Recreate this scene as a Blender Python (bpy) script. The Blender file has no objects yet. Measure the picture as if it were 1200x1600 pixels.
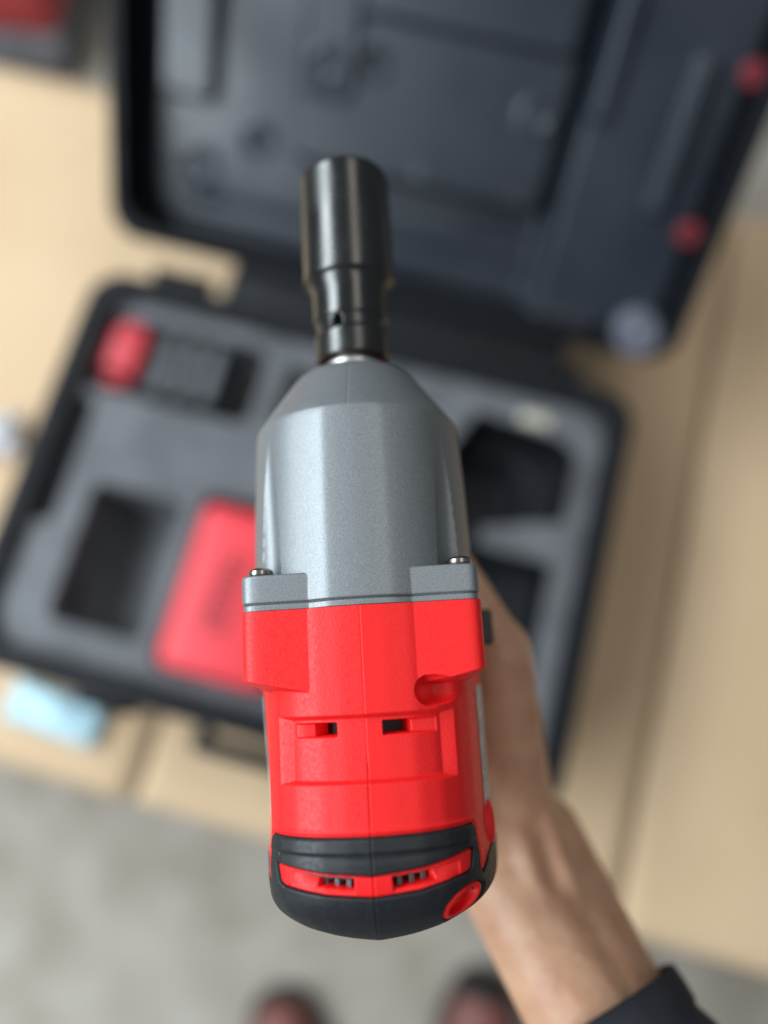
import bpy, bmesh, math, random
import numpy as np
from mathutils import Matrix, Vector
R = math.radians
S = bpy.context.scene
COL = S.collection
random.seed(4); RNG = np.random.default_rng(4)

# ------------------------------------------------------------------ camera
PITCH = R(14.25)                         # camera looks almost straight down
CAM_H = 1.2
cd = bpy.data.cameras.new('camera'); cam = bpy.data.objects.new('camera', cd); COL.objects.link(cam)
cam.location = (0, 0, CAM_H); cam.rotation_euler = (PITCH, 0, 0)
cd.sensor_fit = 'VERTICAL'; cd.sensor_height = 36; cd.sensor_width = 27; cd.lens = 27.05
cd.clip_start = 0.01; cd.clip_end = 200
cd.dof.use_dof = True; cd.dof.focus_distance = 0.241; cd.dof.aperture_fstop = 2.0
S.camera = cam
# ------------------------------------------------------------------ world, lamps, exposure
w = bpy.data.worlds.new('World'); S.world = w; w.use_nodes = True
bg = w.node_tree.nodes['Background']; bg.inputs[0].default_value = (0.74, 0.87, 1.0, 1); bg.inputs[1].default_value = 0.16
def area(name, loc, target, sx, sy, power, col):
    l = bpy.data.lights.new(name, 'AREA'); l.shape = 'RECTANGLE'; l.size = sx; l.size_y = sy; l.energy = power; l.color = col
    o = bpy.data.objects.new(name, l); COL.objects.link(o); o.location = loc
    d = Vector(target) - Vector(loc); o.rotation_euler = d.to_track_quat('-Z', 'Y').to_euler(); return o
area('window_light', (-1.85, 0.15, 2.35), (0, 0.05, 0.75), 4.4, 0.92, 160, (0.84, 0.94, 1.0))
area('ceiling_light', (0.80, 1.1, 3.2), (0.1, 1.1, 0.8), 5.0, 0.55, 24, (1, 0.95, 0.88))
S.view_settings.view_transform = 'Standard'; S.view_settings.look = 'None'
S.view_settings.exposure = 0.0; S.view_settings.gamma = 1.0; S.view_settings.use_curve_mapping = False
S.cycles.max_bounces = 8

# ------------------------------------------------------------------ materials
def mat(name, base, rough=0.5, metal=0.0, bump=None, mottle=None, spec=0.5, coat=0.0, rvar=None):
    m = bpy.data.materials.new(name); m.use_nodes = True
    nt = m.node_tree; b = nt.nodes['Principled BSDF']
    b.inputs['Base Color'].default_value = (*base, 1); b.inputs['Roughness'].default_value = rough
    b.inputs['Metallic'].default_value = metal; b.inputs['Specular IOR Level'].default_value = spec
    b.inputs['Coat Weight'].default_value = coat
    tc = nt.nodes.new('ShaderNodeTexCoord')
    def noise(scale, detail=3):
        n = nt.nodes.new('ShaderNodeTexNoise'); n.inputs['Scale'].default_value = scale; n.inputs['Detail'].default_value = detail
        nt.links.new(tc.outputs['Object'], n.inputs['Vector']); return n
    if mottle:                                     # (scale, second colour, detail)
        n = noise(mottle[0], mottle[2] if len(mottle) > 2 else 4)
        r = nt.nodes.new('ShaderNodeMapRange'); r.inputs['From Min'].default_value = 0.35; r.inputs['From Max'].default_value = 0.65
        nt.links.new(n.outputs['Fac'], r.inputs['Value'])
        mx = nt.nodes.new('ShaderNodeMix'); mx.data_type = 'RGBA'
        mx.inputs['A'].default_value = (*base, 1); mx.inputs['B'].default_value = (*mottle[1], 1)
        nt.links.new(r.outputs['Result'], mx.inputs['Factor']); nt.links.new(mx.outputs['Result'], b.inputs['Base Color'])
    if rvar:
        n = noise(rvar[0], 5); r = nt.nodes.new('ShaderNodeMapRange')
        r.inputs['From Min'].default_value = 0.3; r.inputs['From Max'].default_value = 0.7
        r.inputs['To Min'].default_value = rvar[1]; r.inputs['To Max'].default_value = rvar[2]
        nt.links.new(n.outputs['Fac'], r.inputs['Value']); nt.links.new(r.outputs['Result'], b.inputs['Roughness'])
    if bump:                                       # list of (scale, strength, distance)
        prev = None
        for sc, st, di in bump:
            n = noise(sc, 2); bp = nt.nodes.new('ShaderNodeBump'); bp.inputs['Strength'].default_value = st; bp.inputs['Distance'].default_value = di
            nt.links.new(n.outputs['Fac'], bp.inputs['Height'])
            if prev: nt.links.new(prev.outputs['Normal'], bp.inputs['Normal'])
            prev = bp
        nt.links.new(prev.outputs['Normal'], b.inputs['Normal'])
    return m
M = {}
M['red'] = mat('red_plastic', (0.80, 0.010, 0.011), 0.48, bump=[(1300, .7, .00012), (300, .12, .0003)], rvar=(900, .40, .60), spec=.38)
M['red_gloss'] = mat('red_smooth_plastic', (0.78, 0.014, 0.016), 0.30)
M['grey'] = mat('grey_metallic_paint', (0.192, 0.206, 0.214), 0.47, 0.55, bump=[(2200, .42, .00012), (500, .12, .0002)], mottle=(1900, (0.25, 0.264, 0.272), 2))
M['rubber'] = mat('black_rubber', (0.008, 0.009, 0.0115), 0.50, bump=[(1800, .5, .0001), (500, .2, .0001)], rvar=(700, .42, .6))
M['steel'] = mat('bright_steel', (0.62, 0.61, 0.58), 0.42, 1.0)
M['screw'] = mat('screw_steel', (0.36, 0.33, 0.30), 0.25, 1.0, rvar=(900, .15, .4))
M['blacksteel'] = mat('black_oxide_steel', (0.08, 0.08, 0.078), 0.25, 0.92, rvar=(55, .2, .32))
M['dark'] = mat('dark_inside', (0.012, 0.006, 0.008), 0.6)
M['grip'] = mat('black_grip', (0.02, 0.02, 0.022), 0.6, bump=[(900, .3, .0003)])
M['case_shell'] = mat('black_case_plastic', (0.005, 0.006, 0.008), 0.55, bump=[(500, .2, .0003)], rvar=(60, .48, .66), spec=.22)
M['case_in'] = mat('charcoal_case_liner', (0.118, 0.122, 0.132), 0.55, bump=[(400, .25, .0003)], mottle=(24, (0.072, 0.075, 0.083), 7))
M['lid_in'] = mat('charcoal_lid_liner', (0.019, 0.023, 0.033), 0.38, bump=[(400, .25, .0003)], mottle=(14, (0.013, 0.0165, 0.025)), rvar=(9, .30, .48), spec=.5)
M['lightgrey'] = mat('pale_grey_rubber', (0.15, 0.155, 0.19), 0.5, mottle=(90, (0.11, 0.115, 0.145)))
M['card'] = mat('brown_cardboard', (0.63, 0.455, 0.29), 0.85, bump=[(60, .15, .001)], mottle=(5, (0.58, 0.41, 0.255), 6), spec=.2)
M['card_edge'] = mat('cardboard_edge', (0.42, 0.28, 0.16), 0.9, mottle=(80, (0.34, 0.22, 0.12)))
M['concrete'] = mat('grey_concrete', (0.43, 0.395, 0.35), 0.85, bump=[(120, .3, .002)], mottle=(11, (0.32, 0.285, 0.235), 10), spec=.25)
M['skin'] = mat('skin', (0.58, 0.34, 0.21), 0.50, bump=[(500, .5, .0004), (110, .6, .0016)], mottle=(55, (0.47, 0.24, 0.145), 8))
M['skin'].node_tree.nodes['Principled BSDF'].inputs['Subsurface Weight'].default_value = 0.12
M['skin'].node_tree.nodes['Principled BSDF'].inputs['Subsurface Radius'].default_value = (.006, .003, .0015)
M['cloth'] = mat('black_navy_cloth', (0.012, 0.014, 0.02), 0.85, bump=[(900, .4, .0006), (70, .3, .003)])
M['shoe'] = mat('brown_leather', (0.24, 0.085, 0.07), 0.5, bump=[(200, .2, .001)], mottle=(40, (0.19, 0.065, 0.055)))
M['shoe_sole'] = mat('dark_sole', (0.02, 0.018, 0.018), 0.7, bump=[(200, .2, .001)])
M['blue'] = mat('pale_blue_plastic', (0.42, 0.66, 0.76), 0.5, mottle=(60, (0.5, 0.72, 0.80)))
M['white'] = mat('white_foam', (0.72, 0.72, 0.76), 0.8, bump=[(300, .3, .001)])
M['boxred'] = mat('red_toolbox_paint', (0.52, 0.05, 0.05), 0.4, mottle=(10, (0.45, 0.04, 0.04)))
M['boxgrey'] = mat('dark_grey_metal', (0.10, 0.10, 0.11), 0.5, mottle=(14, (0.14, 0.14, 0.15)))
M['cream'] = mat('cream_sticker', (0.45, 0.42, 0.33), 0.6)
M['print'] = mat('dark_print', (0.05, 0.012, 0.014), 0.5)
M['bat_red'] = mat('red_battery_plastic', (0.78, 0.045, 0.06), 0.45, bump=[(300, .2, .0003)])
M['duller_red'] = mat('dull_red_plastic', (0.52, 0.03, 0.042), 0.5, bump=[(300, .2, .0003)])
M['plug'] = mat('dark_red_plug', (0.17, 0.013, 0.022), 0.5)
# rating label: pale grey paper with rows of small dark print
def label_mat():
    m = mat('pale_label_paper', (0.46, 0.46, 0.44), 0.5); nt = m.node_tree; b = nt.nodes['Principled BSDF']
    tc = nt.nodes.new('ShaderNodeTexCoord'); sep = nt.nodes.new('ShaderNodeSeparateXYZ'); nt.links.new(tc.outputs['Object'], sep.inputs[0])
    wv = nt.nodes.new('ShaderNodeMath'); wv.operation = 'MULTIPLY'; wv.inputs[1].default_value = 1 / .0030; nt.links.new(sep.outputs['Z'], wv.inputs[0])
    fr = nt.nodes.new('ShaderNodeMath'); fr.operation = 'FRACT'; nt.links.new(wv.outputs[0], fr.inputs[0])
    gt = nt.nodes.new('ShaderNodeMath'); gt.operation = 'LESS_THAN'; gt.inputs[1].default_value = .48; nt.links.new(fr.outputs[0], gt.inputs[0])
    n = nt.nodes.new('ShaderNodeTexNoise'); n.inputs['Scale'].default_value = 1100; nt.links.new(tc.outputs['Object'], n.inputs['Vector'])
    n2 = nt.nodes.new('ShaderNodeTexNoise'); n2.inputs['Scale'].default_value = 90; nt.links.new(tc.outputs['Object'], n2.inputs['Vector'])
    g1 = nt.nodes.new('ShaderNodeMath'); g1.operation = 'GREATER_THAN'; g1.inputs[1].default_value = .5; nt.links.new(n.outputs['Fac'], g1.inputs[0])
    g2 = nt.nodes.new('ShaderNodeMath'); g2.operation = 'GREATER_THAN'; g2.inputs[1].default_value = .48; nt.links.new(n2.outputs['Fac'], g2.inputs[0])
    a = nt.nodes.new('ShaderNodeMath'); a.operation = 'MULTIPLY'; nt.links.new(gt.outputs[0], a.inputs[0]); nt.links.new(g1.outputs[0], a.inputs[1])
    a2 = nt.nodes.new('ShaderNodeMath'); a2.operation = 'MULTIPLY'; nt.links.new(a.outputs[0], a2.inputs[0]); nt.links.new(g2.outputs[0], a2.inputs[1])
    mx = nt.nodes.new('ShaderNodeMix'); mx.data_type = 'RGBA'; mx.inputs['A'].default_value = (0.46, 0.46, 0.44, 1); mx.inputs['B'].default_value = (0.04, 0.04, 0.04, 1)
    nt.links.new(a2.outputs[0], mx.inputs['Factor']); nt.links.new(mx.outputs['Result'], b.inputs['Base Color'])
    return m
M['label'] = label_mat()

# ------------------------------------------------------------------ object helpers
def tag(o, label=None, cat=None, group=None, kind=None):
    for k, v in (('label', label), ('category', cat), ('group', group), ('kind', kind)):
        if v: o[k] = v
    return o
def empty(name, loc=(0, 0, 0), rz=0, label=None, cat=None, group=None):
    o = bpy.data.objects.new(name, None); COL.objects.link(o); o.location = loc; o.rotation_euler.z = rz
    o.empty_display_size = .02
    return tag(o, label, cat, group)
def link(name, me, m, parent=None, smooth=True):
    if m is not None and not me.materials: me.materials.append(m)
    o = bpy.data.objects.new(name, me); COL.objects.link(o)
    if parent: o.parent = parent
    if smooth: me.shade_smooth()
    return o
def sharp(me, ang=35):
    bm = bmesh.new(); bm.from_mesh(me)
    for e in bm.edges:
        e.smooth = not (len(e.link_faces) == 2 and e.calc_face_angle(0) > R(ang))
    for f in bm.faces: f.smooth = True
    bm.to_mesh(me); bm.free()
def grid_mesh(name, P, close=False, mask=None, flip=False):
    """P: (n, k, 3) array of points -> quad sheet; close wraps the second axis; mask (n-1, k') keeps faces"""
    n, k, _ = P.shape
    i = np.arange(n - 1)[:, None]; j = np.arange(k if close else k - 1)[None, :]
    a = i * k + j; b = i * k + (j + 1) % k; c = (i + 1) * k + (j + 1) % k; d = (i + 1) * k + j
    Q = np.stack([a, b, c, d] if not flip else [d, c, b, a], -1)
    if mask is not None: Q = Q[mask]
    Q = Q.reshape(-1, 4)
    used = np.zeros(n * k, bool); used[Q.ravel()] = True
    idx = np.cumsum(used) - 1; V = P.reshape(-1, 3)[used]; Q = idx[Q]
    me = bpy.data.meshes.new(name)
    me.vertices.add(len(V)); me.vertices.foreach_set('co', V.astype(np.float32).ravel())
    me.loops.add(Q.size); me.loops.foreach_set('vertex_index', Q.astype(np.int32).ravel())
    me.polygons.add(len(Q)); me.polygons.foreach_set('loop_start', np.arange(0, Q.size, 4, dtype=np.int32))
    me.polygons.foreach_set('loop_total', np.full(len(Q), 4, np.int32))
    me.update(calc_edges=True); me.validate(); return me
def bm_mesh(name, bm):
    me = bpy.data.meshes.new(name); bm.normal_update(); bm.to_mesh(me); bm.free(); return me
def add_box(bm, c, s, bev=0.0, seg=2, rot=None):
    r = bmesh.ops.create_cube(bm, size=1); v = r['verts']
    bmesh.ops.scale(bm, vec=s, verts=v)
    if bev > 0:
        es = list({e for x in v for e in x.link_edges})
        rr = bmesh.ops.bevel(bm, geom=es, offset=bev, segments=seg, profile=.5, affect='EDGES')
        v = list({x for f in rr['faces'] for x in f.verts} | {x for x in v if x.is_valid})
        v = list({x for f in {f for y in v for f in y.link_faces} for x in f.verts})
    if rot is not None: bmesh.ops.rotate(bm, cent=(0, 0, 0), matrix=rot, verts=v)
    bmesh.ops.translate(bm, vec=c, verts=v); return v
def box(name, c, s, m, parent=None, bev=.001, seg=2, rot=None):
    bm = bmesh.new(); add_box(bm, c, s, bev, seg, rot); me = bm_mesh(name, bm); o = link(name, me, m, parent); sharp(me, 40); return o
def lathe(name, prof, m, parent=None, axis='Y', c=(0, 0, 0), n=64, ang=32):
    th = np.linspace(0, 2 * math.pi, n, endpoint=False); P = np.zeros((len(prof), n, 3))
    for q, (s, r) in enumerate(prof):
        x, z = r * np.sin(th), r * np.cos(th)
        P[q] = np.stack([x, 0 * x + s, z] if axis == 'Y' else [x, z, 0 * x + s], -1)
    me = grid_mesh(name, P + np.array(c), close=True, flip=(axis == 'Y')); o = link(name, me, m, parent); sharp(me, ang); return o
sst = lambda x, a, b: (lambda t: t * t * (3 - 2 * t))(np.clip((x - a) / (b - a), 0, 1))
def sd_box(x, y, x0, x1, y0, y1, r=0.0):
    """signed distance to a rounded rectangle, positive inside"""
    qx = np.abs(x - (x0 + x1) / 2) - (x1 - x0) / 2 + r; qy = np.abs(y - (y0 + y1) / 2) - (y1 - y0) / 2 + r
    return -(np.hypot(np.maximum(qx, 0), np.maximum(qy, 0)) + np.minimum(np.maximum(qx, qy), 0) - r)
def sd_poly(x, y, pts):
    d = np.full(np.shape(x), 1e9); ins = np.zeros(np.shape(x), bool); n = len(pts)
    for i in range(n):
        (ax, ay), (bx, by) = pts[i], pts[(i + 1) % n]; ex, ey = bx - ax, by - ay
        t = np.clip(((x - ax) * ex + (y - ay) * ey) / (ex * ex + ey * ey), 0, 1)
        d = np.minimum(d, np.hypot(x - ax - t * ex, y - ay - t * ey))
        cond = ((ay > y) != (by > y)) & (x < (bx - ax) * (y - ay) / (by - ay + 1e-12) + ax)
        ins ^= cond
    return np.where(ins, d, -d)

# ------------------------------------------------------------------ setting: floor and cartons
YAW = R(-14.79); CX, CY = -0.0742, 0.1648; CARTON = 0.39
bm = bmesh.new(); bmesh.ops.create_grid(bm, x_segments=2, y_segments=2, size=6); f = link('floor', bm_mesh('floor', bm), M['concrete'], None, False)
tag(f, kind='structure')
cz = lambda u, v, z: Vector((CX + math.cos(YAW) * u - math.sin(YAW) * v, CY + math.sin(YAW) * u + math.cos(YAW) * v, z))
def carton(u0, u1, v0, v1, h, label, rz=0.0):
    root = empty('cardboard_carton', cz((u0 + u1) / 2, (v0 + v1) / 2, 0), YAW + rz, label, 'cardboard box', 'cardboard cartons side by side on the floor')
    a, b = u1 - u0, v1 - v0
    box('body', (0, 0, (h - .004) / 2), (a - .008, b - .008, h - .004), M['card'], root, .004)
    # top flap, gently bowed
    for sgn in (0,):
        n = 24; U = np.linspace(-a / 2, a / 2, n)[:, None]; V = (np.linspace(.0015, b / 2, 16) * sgn if sgn else np.linspace(-b / 2, b / 2, 32))[None, :]
        Z = h - .003 + .0035 * np.sin(np.pi * (U / a + .5)) * np.sin(np.pi * np.abs(V) / b * 2) + 0 * V
        P = np.stack([U + 0 * V, V + 0 * U, Z], -1)
        if sgn < 0: P = P[:, ::-1]
        me = grid_mesh('top_flap', P); o = link('top_flap', me, M['card'], root)
        sm = o.modifiers.new('thick', 'SOLIDIFY'); sm.thickness = .004; sm.offset = 1
    return root
carton(-0.75, -0.107, -0.292, 0.505, CARTON - .004, 'brown carton at the left, its edge showing left of the open case')
carton(-0.103, 0.3805, -0.292, 0.520, CARTON - .004, 'brown carton directly under the right half of the open case')
carton(0.3835, 0.86, -0.285, 0.530, CARTON - .002, 'brown carton at the right, lit top beyond the case shadow')

# ------------------------------------------------------------------ tool case
case = empty('tool_case', cz(0, .005, CARTON + .003), YAW, 'open black tool case with moulded charcoal liner lying on the cartons', 'tool case')
def rrect(u0, u1, v0, v1, r, n=8, cham=True):
    P = []
    for (cu, cv, a0) in ((u1 - r, v1 - r, 0), (u0 + r, v1 - r, 90), (u0 + r, v0 + r, 180), (u1 - r, v0 + r, 270)):
        for k in range(n + 1):
            a = R(a0 + 90 * k / n); P.append((cu + r * math.cos(a), cv + r * math.sin(a)))
    return np.array(P)
def shell(name, rings, m, parent, T=None):
    """rings: list of (outline Nx2, z); closed first and last with caps"""
    P = np.stack([np.c_[o, np.full(len(o), z)] for o, z in rings])
    if T is not None: P = (np.c_[P.reshape(-1, 3), np.ones(P.shape[0] * P.shape[1])] @ np.array(T).T)[:, :3].reshape(P.shape)
    me = grid_mesh(name, P, close=True)
    bm = bmesh.new(); bm.from_mesh(me); n = P.shape[1]; bm.verts.ensure_lookup_table()
    bm.faces.new([bm.verts[i] for i in range(n)][::-1]); bm.faces.new([bm.verts[len(bm.verts) - n + i] for i in range(n)])
    bmesh.ops.recalc_face_normals(bm, faces=bm.faces); bm.to_mesh(me); bm.free()
    o = link(name, me, m, parent); sharp(me, 30); return o
CW, CD, TH = .275, .197, .112
O = lambda e, r=.035: rrect(-CW - e, CW + e, -CD - e, CD + e, r)
shell('tray_shell', [(O(-.012), .0), (O(-.006), .004), (O(-.002), TH - .03), (O(.004), TH - .026), (O(.004), TH - .004), (O(.0015), TH),
                     (O(-.016), TH), (O(-.019), TH - .003), (O(-.021), .010)], M['case_shell'], case)
# liner of the tray: one moulded sheet with pockets
u = np.linspace(-CW + .018, CW - .018, 300)[:, None]; v = np.linspace(-CD + .018, CD - .018, 210)[None, :]
UU, VV = u + 0 * v, v + 0 * u
Z = np.full(UU.shape, TH - .012)
def dent(sd, depth, wall=.004):
    global Z
    Z = Z - depth * sst(sd, -wall / 2, wall / 2)
dent(sd_box(UU, VV, -.252, -.085, .080, .160, .012), .030)            # upper left battery pocket
dent(sd_box(UU, VV, -.254, -.236, -.060, .066, .006), .035)           # slot along the left wall
dent(sd_box(UU, VV, -.204, -.118, -.145, -.014, .008), .072)          # empty battery pocket
dent(sd_box(UU, VV, -.098, .018, -.162, .004, .012), .040)            # pocket of the red pack
dent(sd_box(UU, VV, -.06, .10, .085, .150, .012), .02)
CAV = [(.04, .03), (.09, .055), (.13, .150), (.216, .142), (.233, .128), (.234, .06), (.20, .05), (.16, .036), (.16, .020), (.231, .018), (.235, -.15), (.04, -.15)]
sdc = sd_poly(UU, VV, CAV); Lz = np.stack([UU, VV, Z], -1); cut = sdc > .0
link('tray_liner', grid_mesh('tray_liner', Lz, mask=~cut[:-1, :-1]), M['case_in'], case)
Rz = TH - .0128 - .05 * sst(sdc, -.001, .006) - .03 * sst(sd_box(UU, VV, .05, .20, -.10, .12, .03), -.01, .012)
link('tool_recess', grid_mesh('tool_recess', np.stack([UU, VV, Rz], -1), mask=(sdc > -.005)[:-1, :-1]), M['case_shell'], case)
box('latch', (-.13, -CD - .008, TH - .030), (.050, .014, .052), M['case_shell'], case, .004)
box('latch', (.15, -CD - .008, TH - .030), (.050, .014, .052), M['case_shell'], case, .004)
bm = bmesh.new()
for cc, ss in (((0.012, -CD - .024, .055), (.125, .016, .022)), ((-.043, -CD - .012, .055), (.014, .026, .022)), ((.067, -CD - .012, .055), (.014, .026, .022))): add_box(bm, cc, ss, .005)
link('carry_handle', bm_mesh('carry_handle', bm), M['case_shell'], case)
box('hinge_strip', (.028, CD + .034, TH - .012), (.345, .072, .030), M['case_shell'], case, .006, 3)
for uu in (-.19, .19):
    o = lathe('hinge', [(-.03, .0001), (-.03, .008), (.03, .008), (.03, .0001)], M['case_shell'], case, axis='Z', n=20)
    o.rotation_euler = (0, R(90), 0); o.location = (uu, CD + .012, TH - .004)
# lid: its own frame, t runs up the slope
AL = R(47)
LT = Matrix(((1, 0, 0, 0.0135), (0, math.cos(AL), -math.sin(AL), CD + .040), (0, math.sin(AL), math.cos(AL), TH + .020 - .003), (0, 0, 0, 1)))
LW, LH, LB = .282, .385, .058
LO = lambda e, r=.03: rrect(-LW - e, LW + e, -.004 - e, LH + e, r)
shell('lid_shell', [(LO(-.014), -LB - .012), (LO(-.004), -LB - .006), (LO(0), -.028), (LO(.004), -.026), (LO(.004), -.003), (LO(.002), 0), (LO(-.009), 0), (LO(-.011), -.003), (LO(-.014), -LB)],
      M['case_shell'], case, LT)
u = np.linspace(-LW + .012, LW - .012, 300)[:, None]; v = np.linspace(.009, LH - .012, 220)[None, :]
UU, VV = u + 0 * v, v + 0 * u; uo = UU + .0135
Z = np.full(UU.shape, -.052)
def bump(sd, h, wall=.005):
    global Z
    Z = Z + h * sst(sd, -wall / 2, wall / 2)
bump(sd_box(uo, VV, -.238, -.186, .126, .34, .008), .016)               # raised bar at the left
bump(sd_box(uo, VV, -.104, .140, .094, .33, .012), .030, .010)          # raised centre field
bump(sd_box(uo, VV, -.046, .132, .222, .33, .004), .006)                # upper step of it
bump(sd_box(uo, VV, -.096, -.05, .155, .30, .004), .003)
bump(sd_box(uo, VV, .150, .282, .0, .39, .003), .030, .02)              # right field
bump(sd_box(uo, VV, .160, .176, .18, .35, .004), .006)
bump(sd_box(uo, VV, .233, .248, .118, .242, .005), .009)                # rib
bump(sd_box(uo, VV, -.222, .22, .002, .016, .004), .012)                # ridge along the hinge
bump(sd_box(uo, VV, .02, .13, .094, .110, .004), .004)
bump(sd_box(uo, VV, -.215, .14, .040, .046, .002), .004)
for du, dv, rr, dd in ((-.076, .179, .009, .006), (-.037, .187, .008, .012), (-.144, .102, .009, .010), (.115, .174, .009, .007), (-.20, .07, .010, .004), (-.19, .045, .007, .004)):
    q = rr - np.hypot(uo - du, VV - dv); bump(q + .006, .002, .008); bump(q, -dd * .65, .008)
P = np.stack([UU, VV, Z], -1).reshape(-1, 3); P = (np.c_[P, np.ones(len(P))] @ np.array(LT).T)[:, :3].reshape(UU.shape + (3,))
link('lid_liner', grid_mesh('lid_liner', P), M['lid_in'], case)
def lid_disc(name, uo_, t, n_, rad, thick, m):
    o = lathe(name, [(-.004, rad), (thick * .7, rad), (thick, rad * .86), (thick, .0002)], m, case, axis='Z', n=36)
    o.matrix_local = LT @ Matrix.Translation((uo_ - .0135, t, n_)); return o
lid_disc('red_plug', .274, .109, -.022, .0105, .006, M['plug'])
lid_disc('red_plug', .2775, .237, -.022, .0105, .006, M['plug'])
lid_disc('rubber_foot', .260, .014, -.018, .022, .020, M['lightgrey'])
box('sticker', (.187, .156, TH - .0112), (.030, .012, .001), M['cream'], case, .0003)

# things in the case
bp1 = empty('battery_pack', case.matrix_basis @ Vector((-.195, .122, TH - .041)), YAW, 'small black battery pack with red end in the upper left pocket', 'battery')
bp1.location = cz(-.195, .122, CARTON + .003 + TH - .041)
box('red_end', (-.024, .004, .022), (.036, .048, .042), M['duller_red'], bp1, .006, 3)
box('body', (.042, 0, .019), (.092, .070, .038), M['case_shell'], bp1, .005, 3)
for k in range(3): box('rib', (.018 + k * .024, 0, .0385), (.012, .058, .005), M['case_in'], bp1, .001)
for k in (-1, 1): box('latch_button', (-.030, .003 + k * .031, .024), (.022, .006, .014), M['duller_red'], bp1, .002)
bp2 = empty('red_pack', cz(-.040, -.079, CARTON + .003 + TH - .051), YAW, 'large red plastic pack with dark script mark in the front pocket', 'power pack')
bm = bmesh.new(); add_box(bm, (0, 0, .030), (.108, .156, .060), .014, 5); o = link('body', bm_mesh('body', bm), M['bat_red'], bp2)
# slanted script-like mark, a thin ribbon on the top
def ribbon(name, pts, wd, m, parent, h=.0006):
    bm = bmesh.new(); pts = [Vector(p) for p in pts]; L = []
    for i, p in enumerate(pts):
        d = (pts[min(i + 1, len(pts) - 1)] - pts[max(i - 1, 0)]).normalized(); nrm = Vector((-d.y, d.x, 0)) * wd / 2
        L.append([bm.verts.new(p + nrm), bm.verts.new(p + nrm + Vector((0, 0, h))), bm.verts.new(p - nrm + Vector((0, 0, h))), bm.verts.new(p - nrm)])
    for a, b in zip(L, L[1:]):
        for k in range(4): bm.faces.new([a[k], a[(k + 1) % 4], b[(k + 1) % 4], b[k]])
    bm.faces.new(L[0]); bm.faces.new(L[-1][::-1]); bmesh.ops.recalc_face_normals(bm, faces=bm.faces)
    return link(name, bm_mesh(name, bm), m, parent, False)
pts = []
for k in range(70):
    t = k / 69; a = t * 2 * math.pi * 6.5
    pts.append((-.014 + .010 * math.sin(a) * (1 - .45 * t) + .004 * t, -.036 + .070 * t + .003 * math.cos(a), .0601))
ribbon('script_mark', pts, .0028, M['print'], bp2)
ribbon('script_mark', [(-.001, -.040, .0601), (.0015, -.012, .0601), (.0005, .004, .0601), (.003, .034, .0601)], .0022, M['print'], bp2)

# small things lying round the case
def soft_slab(name, loc, rz, a, b, h, m, label, cat):
    n = 28; x = np.linspace(-a / 2, a / 2, n)[:, None]; y = np.linspace(-b / 2, b / 2, n)[None, :]
    zz = h * (.6 + .4 * np.sin(x / a * 7 + 1) * np.cos(y / b * 5)) * sst(sd_box(x + 0 * y, y + 0 * x, -a / 2, a / 2, -b / 2, b / 2, min(a, b) * .3), -.0005, .006)
    o = link(name, grid_mesh(name, np.stack([x + 0 * y, y + 0 * x, zz + .0008], -1)), m)
    sm = o.modifiers.new('thick', 'SOLIDIFY'); sm.thickness = .0012; sm.offset = 1
    o.location = loc; o.rotation_euler.z = rz; return tag(o, label, cat)
soft_slab('plastic_wrapper', cz(-.207, -.231, CARTON + .003), YAW - .05, .100, .042, .012, M['blue'], 'pale blue plastic wrapper lying on the cardboard at the front left corner of the case', 'wrapper')
soft_slab('foam_scrap', cz(-.380, .030, CARTON + .003), YAW + .4, .062, .050, .022, M['white'], 'white foam scrap on the cardboard at the left edge of the case', 'packing foam')
tb = empty('toolbox', (-0.86, 1.345, 0), 0, 'red metal toolbox with dark grey base standing behind the cartons', 'toolbox')
tb.rotation_euler.z = YAW * .5
box('base', (0, 0, .04), (.62, .36, .08), M['boxgrey'], tb, .008)
box('body', (0, .01, .185), (.60, .32, .21), M['boxred'], tb, .012)
box('lid', (0, .02, .333), (.61, .31, .044), M['boxred'], tb, .010)
box('clasp', (.16, -.137, .29), (.045, .012, .05), M['steel'], tb, .002)
box('clasp', (-.16, -.137, .29), (.045, .012, .05), M['steel'], tb, .002)
ct = empty('metal_tin', (0.80, 1.02, 0), R(20), 'pale grey metal tin on the floor beyond the right carton', 'tin')
lathe('body', [(0, .0002), (0, .075), (.004, .078), (.19, .078), (.2, .080)], M['lightgrey'], ct, axis='Z')
lathe('lid', [(.2, .081), (.214, .081), (.218, .077), (.216, .070), (.216, .0002)], M['boxgrey'], ct, axis='Z')

# ------------------------------------------------------------------ impact wrench (built in millimetres, nose along +Y, top +Z)
fd = Vector(((577 - 600) / 1202, -250 / 1202, -1)).normalized()
camR = Matrix.Rotation(PITCH, 3, 'X')
Zt = -(camR @ fd); up = camR @ Vector((0, 1, 0)); Yt = (up - Zt * up.dot(Zt)).normalized()
Yt = Matrix.Rotation(R(3.0), 3, Zt) @ Yt; Xt = Yt.cross(Zt)
RL = Matrix.Rotation(R(-3.0), 3, Yt); Xt = RL @ Xt; Zt = RL @ Zt
foot = Vector((0, 0, CAM_H)) + (camR @ fd) * .275
MM = .001
TM = Matrix.Translation(foot) @ Matrix((Xt, Yt, Zt)).transposed().to_4x4()
wr = empty('impact_wrench', label='red and grey cordless impact wrench with black rubber rear held over the open case', cat='impact wrench')
wr.matrix_world = TM
mm = lambda P: np.asarray(P, float) * MM

def theta_axis(fine=.35, coarse=2.0):
    a = [0.0]; 
    while a[-1] < 180:
        t = a[-1]; a.append(t + (.10 if t < .6 else fine if t < 88 else coarse))
    a = np.array(a[:-1]); return np.radians(np.concatenate([-a[::-1], a[1:]]))      # -180..180 about the top
TH_ = theta_axis()
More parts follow.
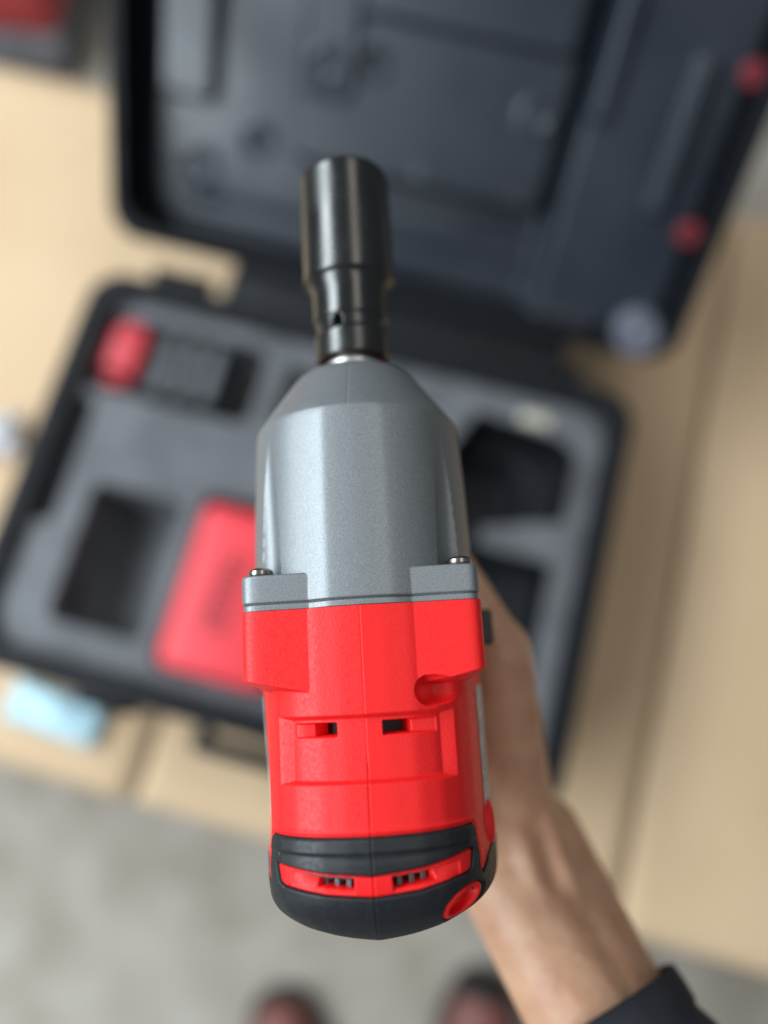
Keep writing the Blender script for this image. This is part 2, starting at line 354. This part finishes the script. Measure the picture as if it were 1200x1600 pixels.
# outline of the motor housing, polar about the axis, top ridge at 0
half = np.array([(0, 37.8), (7, 37.2), (15, 35.6), (22, 32.4), (28, 27.5), (32.2, 20), (34.4, 12), (35.6, 6), (39.4, -12), (39.6, -20), (33, -31), (18, -37), (0, -38)], float)
def polar_half(pts):
    q = np.linspace(0, 1, 4000); L = np.r_[0, np.cumsum(np.hypot(*np.diff(pts, axis=0).T))]; L /= L[-1]
    x, z = np.interp(q, L, pts[:, 0]), np.interp(q, L, pts[:, 1]); th, r = np.arctan2(x, z), np.hypot(x, z)
    T = np.radians(np.arange(0, 180.25, .25)); Rr = np.interp(T, th, r)
    pad = 24; e = np.r_[2 * Rr[0] - Rr[pad:0:-1], Rr, Rr[-2:-pad - 2:-1]]
    k = np.exp(-.5 * (np.arange(-pad, pad + 1) / 9) ** 2); k /= k.sum()
    return T, np.convolve(e, k, 'valid')
PT, PR = polar_half(half)
body_R = lambda th: np.interp(np.abs(th), PT, PR)
def box_R(th, a, b, p=16):
    return 1 / ((np.abs(np.sin(th)) / a) ** p + (np.abs(np.cos(th)) / b) ** p) ** (1 / p)

# --- motor housing meridian: station s (mm) and radial shrink g
def meridian_pts():
    s = list(np.arange(20.4, -46, -.28)); g = [1.0] * len(s)
    ctrl = np.array([(-46, 1), (-54, .992), (-60, .965), (-66, .905), (-71, .815), (-75.5, .69), (-78.3, .53), (-80.2, .36), (-81.1, .2), (-81.4, .03)])
    L = np.r_[0, np.cumsum(np.hypot(np.diff(ctrl[:, 0]), np.diff(ctrl[:, 1]) * 37))]
    q = np.arange(0, L[-1], .30); cs = np.interp(q, L, ctrl[:, 0]); cg = np.interp(q, L, ctrl[:, 1])
    k = np.exp(-.5 * (np.arange(-12, 13) / 5) ** 2); k /= k.sum()
    e = lambda a: np.convolve(np.r_[2 * a[0] - a[12:0:-1], a, 2 * a[-1] - a[-2:-14:-1]], k, 'valid')
    cs, cg = e(cs), np.maximum(e(cg), .02)
    return np.r_[s, cs], np.r_[g, cg]
MS, MG = meridian_pts()
s2, t2 = MS[:, None], TH_[None, :]
SS, TT = s2 + 0 * t2, t2 + 0 * s2
GG = MG[:, None] + 0 * t2
GX = np.clip(1 - (1 - GG) * 0 - np.clip((-67 - SS) / 16.2, 0, 1) ** 2.6, .03, 1) * (1 + .02 * sst(SS, -46, -58))
R0 = body_R(TT) * (1 - .045 * sst(SS, -5, -45) * sst(-TT, R(50), R(85)) * (TT < 0))
# rear plan outline: pushes the middle of the tail further back than the flanks
def base_R():
    xb = np.abs(box_R(TT, 38.2, 34.9) * np.sin(TT)); a = np.clip(-.5 - 4.6 * np.clip((38 - xb) / 22, 0, 1) - SS, 0, None)
    bx = box_R(TT, 38.2 - 1.5 * a, 34.9 - 2.4 * a)
    bx = np.where(np.abs(TT) > R(100), 0, bx); k = sst(np.abs(TT), R(100), R(80)); bx = bx * k
    return np.maximum(R0, np.where(SS > -14, bx, 0)) * (1 / np.sqrt((np.sin(TT) / GX) ** 2 + (np.cos(TT) / GG) ** 2))
RB = base_R()
X0 = RB * np.sin(TT)                                             # lateral position of each vertex
top = np.abs(TT) < R(95)
# tail: lateral-dependent push back of stations so that the end is a shallow V seen from above
tail = sst(SS, -50, -83)
SY = SS + tail * (.10 * np.abs(X0) - 1.3)
Q = RB.copy()
# recessed field on the top
sdp = sd_box(X0, SS, -27.5, 27.0, -32.5, -12.0, .6)
sdx, sdy = np.minimum(X0 + 27.5, 27.0 - X0), np.minimum(SS + 32.5, -12.0 - SS)
Q -= top * 2.0 * np.minimum(np.clip(sdx / 3.4, 0, 1), sst(sdy, 0, 1.6))
# vent ramps and slots
for x0, x1, h0, h1 in ((-23.5, -9.3, -17.8, -9.3), (5.4, 22.5, 5.4, 15.2)):
    sl = sd_box(X0, SS, x0, x1, -18.6, -14.4, .4)
    ramp = np.clip((X0 - x0) / (h0 - x0), 0, 1) if x0 < 0 else np.clip((x1 - X0) / (x1 - h1), 0, 1)
    Q -= top * (.3 + 2.2 * ramp) * sst(sl, -.15, .35)
    Q -= top * 9 * sst(sd_box(X0, SS, h0, h1, -18.4, -14.6, .3), -.12, .25)
# finger scallop of the screw channel under the right shoulder
ex = np.where(X0 < 20, (X0 - 20) / 4.6, (X0 - 20) / 11); ey = (SS + 6.4) / 4.6
rho = np.hypot(ex, ey); Q -= top * 5.2 * np.sqrt(np.clip(1 - rho ** 2, 0, 1)) * sst(28.5 - X0, -3, 5)
# moulding seam along the ridge
Q -= (np.exp(-((X0 - .0) / .22) ** 2)) * (.12 + .30 * sst(SS, -22, -30)) * top
# --- rubber boundary (mm in lateral / station coordinates)
lat = RB * np.sin(TT); 
outer = [(-32.2, -47.4), (-31.2, -46.8), (31.2, -46.8), (32.2, -47.4), (32.4, -62), (33.2, -64), (70, -58), (70, -95), (-70, -95), (-70, -58), (-34.2, -64), (-32.6, -62)]
ang_x = TT * 37.0                                                # unrolled lateral coordinate
ang_of = lambda x, r=37.0: math.asin(max(-1, min(1, x / 38.5))) * r
def uw(pts): return [(ang_of(x) if abs(x) < 38 else math.copysign(58 + abs(x) - 38, x), y) for x, y in pts]
SDO = sd_poly(ang_x, SS, uw([(-31.0, -47.2), (-30.2, -46.4), (30.2, -46.4), (31.0, -47.2), (32.6, -61.5), (33.4, -62.6), (36.5, -59), (38, -57.5), (120, -57.5), (120, -99), (-120, -99), (-120, -57.5), (-38, -59), (-33.8, -63), (-32.8, -61.5)]))
panel = [(-28.5, -55.0), (-14, -56.9), (0, -57.6), (14, -56.5), (28.5, -53.6), (29.2, -54.4), (28.6, -59.4), (27.7, -60.2), (14, -62.6), (0, -63.2), (-14, -62.9), (-26.7, -61.4), (-28, -60.4)]
SDP = sd_poly(ang_x, SS, uw(panel))
port = (25.8, -70.0)
dx, dy_ = (X0 - port[0]), (SS - port[1]); ca, sa = math.cos(R(38)), math.sin(R(38))
pe = np.hypot((dx * ca + dy_ * sa) / 7.2, (-dx * sa + dy_ * ca) / 4.2)
SDR = np.where(np.abs(TT) < R(120), (1 - pe) * 4.4, -9)
# red lip that frames the rubber
Q += .55 * np.exp(-((SDO + 1.0) / .55) ** 2) * (SS > -66)
Qred = Q.copy()
Qred -= 1.2 * sst(SDO, .2, 1.0) 
# red vent panel inside the rubber: raised back to the surface with slots
Qred += (1.2 + .1) * sst(SDP, -.3, .3)
xp = X0
for x0, x1, h0, h1 in ((-24.5, -5.6, -17, -5.8), (5.6, 25.5, 6.0, 18.5)):
    up_ = -58.0 + .0030 * xp ** 2; lo_ = -62.3 + .0026 * xp ** 2
    sl = np.minimum(np.minimum(xp - x0, x1 - xp), np.minimum(up_ - SS, SS - lo_) * 1.0)
    ramp = np.clip((xp - x0) / (h0 - x0), 0, 1) if x0 < 0 else np.clip((x1 - xp) / (x1 - h1), 0, 1)
    fall = np.clip((SS - lo_) / (up_ - lo_), 0, 1)
    Qred -= top * (3.2 * ramp * fall + .3) * sst(sl, -.2, .4)
    hs = np.minimum(np.minimum(xp - h0, h1 - xp), np.minimum(up_ - SS, SS - (up_ + (lo_ - up_) * .78)))
    Qred -= top * 8 * sst(hs, -.1, .3)
# red oval port through the rubber at the right rear
Qred += 1.2 * sst(SDR, -.4, .2)
Qred += .6 * np.exp(-((SDR - .7) / .6) ** 2)
pin = 1 - np.hypot((dx * ca + dy_ * sa - .4) / 5.6, (-dx * sa + dy_ * ca) / 2.9)
Qred -= np.where(np.abs(TT) < R(120), 1, 0) * (4.0 * sst(pin, 0, .12) + 4 * np.clip(pin, 0, 1))
def cyl(Rr, Ss, th): return mm(np.stack([Rr * np.sin(th), Ss, Rr * np.cos(th)], -1))
me = grid_mesh('motor_housing', cyl(Qred, SY, TT), close=True)
link('motor_housing', me, M['red'], wr)
rub_sd = np.minimum(np.minimum(SDO, -SDP - .0), -SDR)
lipx = .9 * sst(SS, -52.0, -50.0) * 0
Qr = RB - 1.4 + 2.3 * sst(rub_sd, -.5, .75)
# stepped lip across the top band and a crease lower down
Qr += .5 * sst(SS, -51.8, -50.6) * sst(SDO, .6, 1.4) - .30 * np.exp(-((SS + 52.8 - .003 * X0 ** 2 * .5) / .9) ** 2) * (np.abs(X0) < 28)
Qr -= (np.exp(-((X0) / .2) ** 2)) * .35 * top
msk = (rub_sd > -1.2); mk = msk[:-1, :]; mk = mk[:, :]
near = (SS[:-1, :] < -44)
link('rear_bumper', grid_mesh('rear_bumper', cyl(Qr, SY, TT), close=True, mask=mk & near), M['rubber'], wr)
# dark motor behind the slots, with vanes seen through the rear vents
lathe('motor', [(-60, .1), (-60, 20), (-58, 27.5), (16, 27.5), (16, .1)], M['dark'], wr).scale = (MM,) * 3
bm = bmesh.new()
for k in range(-6, 7):
    a = R(k * 6.5); add_box(bm, (31.2 * math.sin(a) * MM, -.0595, 31.2 * math.cos(a) * MM), (.0016, .006, .004), .0002, 1, Matrix.Rotation(a, 3, 'Y'))
o = link('fan', bm_mesh('fan', bm), M['boxgrey'], wr, False)

# --- grey gear case
def gear_stations():
    a = list(np.arange(20.6, 22.2, .2)) + list(np.arange(22.2, 23.2, .1)) + list(np.arange(23.2, 30.4, .4)) + list(np.arange(30.4, 33.2, .12)) + list(np.arange(33.2, 84, .6)) + list(np.arange(84, 92, .3)) + list(np.arange(92, 105, .5)) + list(np.arange(105, 110.5, .12))
    return np.array(a)
gs = gear_stations()
th_g = np.radians(np.arange(-180, 180, .5))
SS2, TT2 = gs[:, None] + 0 * th_g[None, :], th_g[None, :] + 0 * gs[:, None]
prof = np.array([(20, 38.6), (31, 38.5), (60, 38.0), (80, 37.2), (84.5, 36.8), (86.2, 36.4), (88, 35.1), (98, 28.0), (103, 24.4), (106, 22.0), (108, 19.6), (109.4, 16.6), (110.2, 13.6), (110.4, 12.2)])
rb = np.interp(gs, prof[:, 0], prof[:, 1])
k = np.exp(-.5 * (np.arange(-3, 4) / 1.2) ** 2); k /= k.sum(); rb = np.convolve(np.r_[[rb[0]] * 3, rb, [rb[-1]] * 3], k, 'valid')
ph = np.mod(TT2 + R(15), R(30)) - R(15)
fac = math.cos(R(15)) / np.cos(ph); fw_ = 1 - sst(SS2, 84, 90)
fl = (fac * 1.012 - 1) * sst(np.abs(TT2), R(50), R(22)); kk = np.exp(-.5 * (np.arange(-8, 9) / 3.2) ** 2); kk /= kk.sum()
fl = np.stack([np.convolve(np.r_[r_[-8:], r_, r_[:8]], kk, 'valid') for r_ in fl]) * (.36 - .10 * np.tanh(TT2 / .12))
G = rb[:, None] * (1 + fl * fw_)
G -= .16 * np.exp(-((TT2 + R(1.5)) / R(.5)) ** 2) * sst(SS2, 84, 88)
# screw scallops: a cutter along the screw axis
for sg in (-1, 1):
    cx_, cz_ = sg * 32.4, 27.2
    rad = 5.0 + 2.3 * np.clip((83 - SS2) / 50, 0, 1)
    # distance along the ray to the near side of the cutter circle
    dirx, dirz = np.sin(TT2), np.cos(TT2); b_ = dirx * cx_ + dirz * cz_; disc = rad ** 2 - (cx_ ** 2 + cz_ ** 2 - b_ ** 2)
    hit = np.where((disc > 0) & (b_ > 0), b_ - np.sqrt(np.maximum(disc, 0)), 99)
    G = np.where(SS2 > 30.5, np.minimum(G, np.maximum(hit, 33.0)), G)
ear = box_R(TT2, 37.9, 34.7, 18)
ear = np.minimum(ear, 60) * np.where(np.abs(np.abs(TT2) - R(90)) < R(14), 0, 1)
frontr = np.clip(SS2 - 30.6, 0, 1.2); eds = np.where(SS2 < 31.8, ear - (1.0 - np.sqrt(np.clip(1 - (frontr / 1.2) ** 2, 0, 1))) * 1.0, 0)
G = np.maximum(G, np.where(SS2 < 31.85, eds, 0))
G -= .9 * np.exp(-((SS2 - 22.7) / .28) ** 2) + .5 * (SS2 < 22.5)
G[-1, :] = 11.0
me = grid_mesh('gear_case', cyl(G, SS2, TT2), close=True, flip=True); o = link('gear_case', me, M['grey'], wr); sharp(me, 38)
for sg in (-1, 1):
    o = lathe('screw', [(31.2, 1.8), (32.1, 3.0), (32.3, 3.9), (32.9, 4.15), (33.8, 4.0), (34.5, 3.3), (34.8, 2.2), (34.8, .1)], M['screw'], wr, c=(sg * 32.2, 0, 27.2), n=40); o.scale = (MM,) * 3
# anvil and sealing ring
lathe('anvil', [(100, 11.2), (113.0, 11.2), (113.4, 10.4), (113.8, 9.2), (120, 9.2), (120, .1)], M['steel'], wr).scale = (MM,) * 3
lathe('sealing_ring', [(108.6, 11.0), (110.5, 11.4), (111.0, 12.0), (111.0, 12.6), (110.6, 13.0), (109.0, 13.0)], M['red_gloss'], wr).scale = (MM,) * 3
# rating labels on both flanks
def label_patch(sg):
    t = np.radians(np.linspace(84, 118, 40)) * sg; s = np.linspace(-45.5, -6.5, 60)
    T2, S2 = t[None, :] + 0 * s[:, None], s[:, None] + 0 * t[None, :]
    link('rating_label', grid_mesh('rating_label', cyl(body_R(T2) * (1 - .045 * sst(S2, -5, -45) * sst(-T2, R(50), R(85)) * (T2 < 0)) + .22, S2, T2), flip=(sg < 0)), M['label'], wr)
label_patch(1); label_patch(-1)
# raised red hook-shaped port on the right flank near the tail
for sg, zc in ((1, -2),):
    ring = []
    bm = bmesh.new(); n = 40
    for k in range(n):
        a = 2 * math.pi * k / n; e, f_ = math.cos(a), math.sin(a)
        row = []
        for (q, hgt) in ((1.25, -3), (1.15, .6), (1.0, 1.5), (.82, 1.2), (.70, -.5), (.5, -3.5), (.02, -3.8)):
            row.append(bm.verts.new(mm((sg * (37.6 if sg > 0 else 36) + sg * hgt, -51.5 + 6.0 * q * e, zc + 6.0 * q * f_))))
        ring.append(row)
    for k in range(n):
        for j in range(6): bm.faces.new([ring[k][j], ring[(k + 1) % n][j], ring[(k + 1) % n][j + 1], ring[k][j + 1]])
    bmesh.ops.recalc_face_normals(bm, faces=bm.faces)
    link('screw_port', bm_mesh('screw_port', bm), M['red_gloss'], wr)
# direction switch, trigger, grip, battery foot
box('direction_switch', mm((42.0, 14, -18)), mm((8, 13, 9)), M['rubber'], wr, .0015)
def tube_part(name, stations, m, n=40):
    th = np.linspace(0, 2 * math.pi, n, endpoint=False); P = []
    for (cx_, cy_, cz_, rx, ry) in stations:
        P.append(np.stack([cx_ + rx * np.sign(np.cos(th)) * np.abs(np.cos(th)) ** .8, cy_ + ry * np.sign(np.sin(th)) * np.abs(np.sin(th)) ** .8, cz_ + 0 * th], -1))
    me = grid_mesh(name, mm(np.stack(P)), close=True, flip=True); bm = bmesh.new(); bm.from_mesh(me); bm.verts.ensure_lookup_table()
    bm.faces.new([bm.verts[i] for i in range(n)]); bm.faces.new([bm.verts[len(bm.verts) - n + i] for i in range(n)][::-1])
    bmesh.ops.recalc_face_normals(bm, faces=bm.faces); bm.to_mesh(me); bm.free(); return link(name, me, m, wr)
tube_part('grip', [(0, 4, -30, 20, 30), (0, 6, -45, 17, 25), (0, 8, -70, 17, 24), (0, 5, -100, 17.5, 25), (0, 2, -135, 18, 26), (0, 0, -150, 24, 32)], M['grip'])
tube_part('trigger', [(0, 36, -44, 6, 8), (0, 39, -55, 6.5, 8), (0, 37, -68, 6, 7)], M['red_gloss'])
box('battery_foot', mm((0, 4, -157)), mm((66, 92, 16)), M['red'], wr, .005, 3)
box('battery', mm((0, 8, -192)), mm((74, 112, 54)), M['case_shell'], wr, .008, 3)
for k in (-1, 1): box('battery_latch', mm((k * 37.5, 30, -180)), mm((5, 22, 14)), M['bat_red'], wr, .002)

# ------------------------------------------------------------------ socket on the anvil
so = empty('impact_socket', label='black deep impact socket fitted on the nose of the wrench', cat='socket')
so.matrix_world = TM
sp = np.array([(115.2, 10.4), (114.6, 11.4), (114.5, 12.6), (114.9, 13.6), (116.2, 14.1), (123.8, 14.35), (124.6, 14.1), (125.0, 13.6), (125.6, 13.3), (129.2, 13.4), (129.9, 13.7), (130.4, 14.3), (131.2, 14.55), (140.5, 14.6), (142.6, 14.75), (144.4, 15.2), (145.8, 16.0), (146.6, 16.8), (147.0, 17.3), (147.5, 17.5), (147.9, 17.35), (148.3, 17.5), (190.6, 17.35), (192.0, 16.9), (192.8, 16.0), (192.9, 14.2), (192.2, 13.7)])
L = np.r_[0, np.cumsum(np.hypot(*np.diff(sp, axis=0).T))]; q = np.arange(0, L[-1], .22)
ps, pr = np.interp(q, L, sp[:, 0]), np.interp(q, L, sp[:, 1])
k = np.exp(-.5 * (np.arange(-3, 4) / 1.3) ** 2); k /= k.sum(); e = lambda a: np.convolve(np.r_[[a[0]] * 3, a, [a[-1]] * 3], k, 'valid'); ps, pr = e(ps), e(pr)
ths = np.linspace(-math.pi, math.pi, 240, endpoint=False)
PS, PTh = ps[:, None] + 0 * ths, ths[None, :] + 0 * ps[:, None]; PRr = pr[:, None] + 0 * ths
hole = np.hypot((PTh - R(-20)) * 14, PS - 127.4); PRr = PRr - 5.5 * sst(hole, 2.35, 1.7) * (np.arange(len(ps))[:, None] > 8) * (PS < 160)
link('barrel', grid_mesh('barrel', cyl(PRr, PS, PTh), close=True, flip=True), M['blacksteel'], so)
hx = np.linspace(-math.pi, math.pi, 120, endpoint=False); hr = 12.4 / np.cos(np.mod(hx, R(60)) - R(30)) * .97
HS = np.array([192.25, 191, 160, 160]); HR = np.stack([np.minimum(hr + .6, 14), hr, hr, hr * .01])
me = grid_mesh('hex_bore', cyl(HR, HS[:, None] + 0 * hx, hx[None, :] + 0 * HS[:, None]), close=True, flip=True); o = link('hex_bore', me, M['blacksteel'], so); sharp(me, 25)

# ------------------------------------------------------------------ person: right arm, sleeve, shoes, trouser legs
pe_ = empty('person', (0, -.50, 0), 0, 'person holding the wrench in the right hand, dark sleeve, brown shoes', 'person')
def blob(name, chains, m, parent, voxel=.0020, smooth=10, T=None):
    """tapered capsules fused by a voxel remesh into one continuous surface"""
    bm = bmesh.new()
    for ch in chains:
        for (a, ra), (b, rb_) in zip(ch, ch[1:]):
            a, b = Vector(a) * MM, Vector(b) * MM; ra, rb_ = ra * MM, rb_ * MM; d = b - a; Ln = d.length
            qm = d.to_track_quat('Z', 'Y').to_matrix().to_4x4()
            rings = []; n = 20
            for i in range(7): t = -math.pi / 2 + i * math.pi / 12; rings.append((ra * math.sin(t), ra * math.cos(t)))
            for i in range(7): t = i * math.pi / 12; rings.append((Ln + rb_ * math.sin(t), rb_ * math.cos(t)))
            V = [[bm.verts.new(Matrix.Translation(a) @ qm @ Vector((r * math.cos(2 * math.pi * k / n), r * math.sin(2 * math.pi * k / n), z))) for k in range(n)] for z, r in [(z, max(r, 1e-5)) for z, r in rings]]
            for r0, r1 in zip(V, V[1:]):
                for k in range(n): bm.faces.new([r0[k], r0[(k + 1) % n], r1[(k + 1) % n], r1[k]])
            bm.faces.new(V[0][::-1]); bm.faces.new(V[-1])
    me = bm_mesh(name, bm); o = bpy.data.objects.new(name, me); COL.objects.link(o)
    rm = o.modifiers.new('fuse', 'REMESH'); rm.mode = 'VOXEL'; rm.voxel_size = voxel; rm.use_smooth_shade = True
    sm = o.modifiers.new('soft', 'SMOOTH'); sm.factor = .5; sm.iterations = smooth
    dg = bpy.context.evaluated_depsgraph_get(); dg.update(); me2 = bpy.data.meshes.new_from_object(o.evaluated_get(dg)); me2.name = name
    bpy.data.objects.remove(o); bpy.data.meshes.remove(me)
    if T is not None: me2.transform(T)
    me2.materials.clear(); return link(name, me2, m, parent)
TP = Matrix.Translation((0, .50, 0)) @ TM                        # tool frame -> person frame
WR = (60, -84, -100)
elbow = (171, -330, 0)
lerp = lambda a, b, t: tuple(x + (y - x) * t for x, y in zip(a, b))
arm = [
    [(WR, 25), (lerp(WR, elbow, .25), 27.5), (lerp(WR, elbow, .6), 31), (lerp(WR, elbow, .9), 34)],
    [((48, -84, -88), 22), (lerp((50, -84, -90), elbow, .25), 25)], [((68, -84, -112), 20), (lerp((68, -84, -112), elbow, .25), 23)],
    [((72, -76, -104), 16), (lerp(WR, elbow, .3), 26)],
    [((66, -60, -72), 5), (lerp((69, -86, -79), elbow, .1), 5), (lerp((69, -86, -82), elbow, .3), 4)],
    [((54, -66, -66), 4.5), (lerp((54, -86, -74), elbow, .1), 5), (lerp((56, -86, -78), elbow, .3), 4)],
    # back of the hand: four metacarpals
    [((54, -78, -88), 20), ((54, -40, -74), 17), ((52, 6, -57), 14)],
    [((58, -78, -98), 20), ((56, -40, -88), 17), ((53, -2, -78), 14)],
    [((62, -78, -106), 19), ((56, -40, -102), 16), ((51, -10, -98), 13)],
    [((64, -76, -114), 17), ((54, -40, -116), 15), ((46, -16, -116), 12)],
    [((40, -58, -84), 19), ((34, -30, -86), 15), ((34, -8, -92), 13)],
    # fingers
    [((52, 6, -57), 12.5), ((31, 49, -54), 9.6), ((10, 59, -57), 8.6), ((-9, 53, -59), 7.6)],
    [((53, -2, -78), 12), ((36, 40, -79), 9.8), ((8, 46, -81), 8.8), ((-17, 33, -81), 7.8)],
    [((51, -10, -98), 11.5), ((36, 34, -98.5), 9.4), ((8, 43, -100), 8.6), ((-17, 29, -100), 7.6)],
    [((46, -16, -116), 10.5), ((33, 24, -117), 8.4), ((8, 36, -118), 7.8), ((-15, 25, -118), 6.9)],
    # thumb
    [((48, -72, -84), 19), ((26, -48, -68), 16), ((-4, -34, -58), 11.5), ((-27, -8, -56), 9.6), ((-29, 18, -60), 8)],
]
blob('arm', arm, M['skin'], pe_, .0022, 9, TP)
# sleeve: open cuff, hollow, running back to the elbow
def sleeve():
    off = Vector((-6, 0, 3)); a, b = Vector(lerp(WR, elbow, .225)) + off, Vector(lerp(WR, elbow, 1.15)); d = (b - a).normalized(); x = d.cross(Vector((0, 0, 1))).normalized(); y = x.cross(d)
    n = 64; P = []; Ln = (b - a).length
    st = [(2.5, 34.5), (.6, 34.8), (0, 36.0), (.8, 37.6), (6, 38.2), (13, 38.4), (15.5, 37.4), (18, 38.4)] + [(t, 39 + 12 * (t / Ln)) for t in np.linspace(24, Ln, 40)]
    for t, r in st:
        row = []
        for k in range(n):
            an = 2 * math.pi * k / n
            rr = r * (1 + .02 * math.sin(3 * an + t * .05) + (.035 * math.sin(2 * an + t * .11) * math.sin(t * .09) if t > 20 else 0))
            row.append(a + d * t + x * rr * math.cos(an) * 1.02 + y * rr * math.sin(an))
        P.append(row)
    P.append([b + (q - b) * .02 for q in P[-1]])
    me = grid_mesh('sleeve', mm(np.array(P)), close=True); me.transform(TP); return link('sleeve', me, M['cloth'], pe_)
sleeve()
def shoe(cx_, rz, fy=0.0, toe=True):
    # sole outline from heel to toe, y forward, toe tip at 0
    yy = np.array([0, -.004, -.012, -.03, -.06, -.10, -.16, -.22, -.26, -.275]); hw = np.array([.002, .018, .029, .040, .047, .048, .038, .036, .032, .012])
    tz = np.array([.030, .045, .054, .060, .064, .078, .105, .112, .105, .095])
    n = 40; P = []; 
    for y, w_, z in zip(yy, hw, tz):
        th = np.linspace(0, 2 * math.pi, n, endpoint=False)
        P.append(np.stack([w_ * np.sin(th), 0 * th + y, .022 + (z - .022) * np.clip(np.cos(th), 0, 1) ** .75 - .006 * np.clip(-np.cos(th), 0, 1)], -1))
    up_m = grid_mesh('shoe', np.stack(P), close=True); o = link('shoe', up_m, M['shoe'], pe_); sb = o.modifiers.new('sub', 'SUBSURF'); sb.levels = 1; sb.render_levels = 2
    bm = bmesh.new(); lo, hi = [], []
    for sg in (1, -1):
        for y, w_ in (zip(yy, hw) if sg > 0 else zip(yy[::-1], hw[::-1])):
            s_ = 1.0; lo.append((sg * (w_ + .007), y + (.010 if y > -.02 else 0), .001)); hi.append((sg * (w_ + .007), y + (.010 if y > -.02 else 0), .026))
    a = [bm.verts.new(p) for p in lo]; b = [bm.verts.new(p) for p in hi]; m_ = len(a)
    for k in range(m_): bm.faces.new([a[k], a[(k + 1) % m_], b[(k + 1) % m_], b[k]])
    bm.faces.new(a[::-1]); bm.faces.new(b); bmesh.ops.recalc_face_normals(bm, faces=bm.faces)
    sme = bm_mesh('sole', bm); so_ = link('sole', sme, M['shoe_sole'], o); sharp(sme, 40)
    o.location = (cx_, .105 + fy, 0); o.rotation_euler.z = rz
    yc = np.array([.006, .003, -.004, -.012, -.019]); wc = np.array([.003, .021, .0305, .036, .0405]); zc = np.array([.030, .044, .0515, .0555, .058]); th = np.linspace(-math.pi / 2, math.pi / 2, 24)
    cap = np.stack([np.stack([w_ * np.sin(th), 0 * th + y, .020 + (z + .0015 - .020) * np.clip(np.cos(th), 0, 1) ** .75], -1) for y, w_, z in zip(yc, wc, zc)])
    if toe:
      cp = link('toe_cap', grid_mesh('toe_cap', cap), M['shoe_sole'], o); cs_ = cp.modifiers.new('sub', 'SUBSURF'); cs_.levels = 1; cs_.render_levels = 2
    # trouser leg
    st = [(.075, .052), (.10, .056), (.25, .062), (.45, .070), (.452, .001)]; th = np.linspace(0, 2 * math.pi, 40, endpoint=False)
    P = np.stack([np.stack([r * np.cos(th) * (1 + .05 * np.sin(3 * th + z * 40)), r * 1.1 * np.sin(th) - .20, 0 * th + z], -1) for z, r in st])
    l = link('trouser_leg', grid_mesh('trouser_leg', P, close=True), M['cloth'], pe_); l.location = (cx_, .105 + fy, 0); l.rotation_euler.z = rz
    s2_ = l.modifiers.new('thick', 'SOLIDIFY'); s2_.thickness = .003
shoe(-.142, R(8), .012, False); shoe(.140, R(-12), .035)
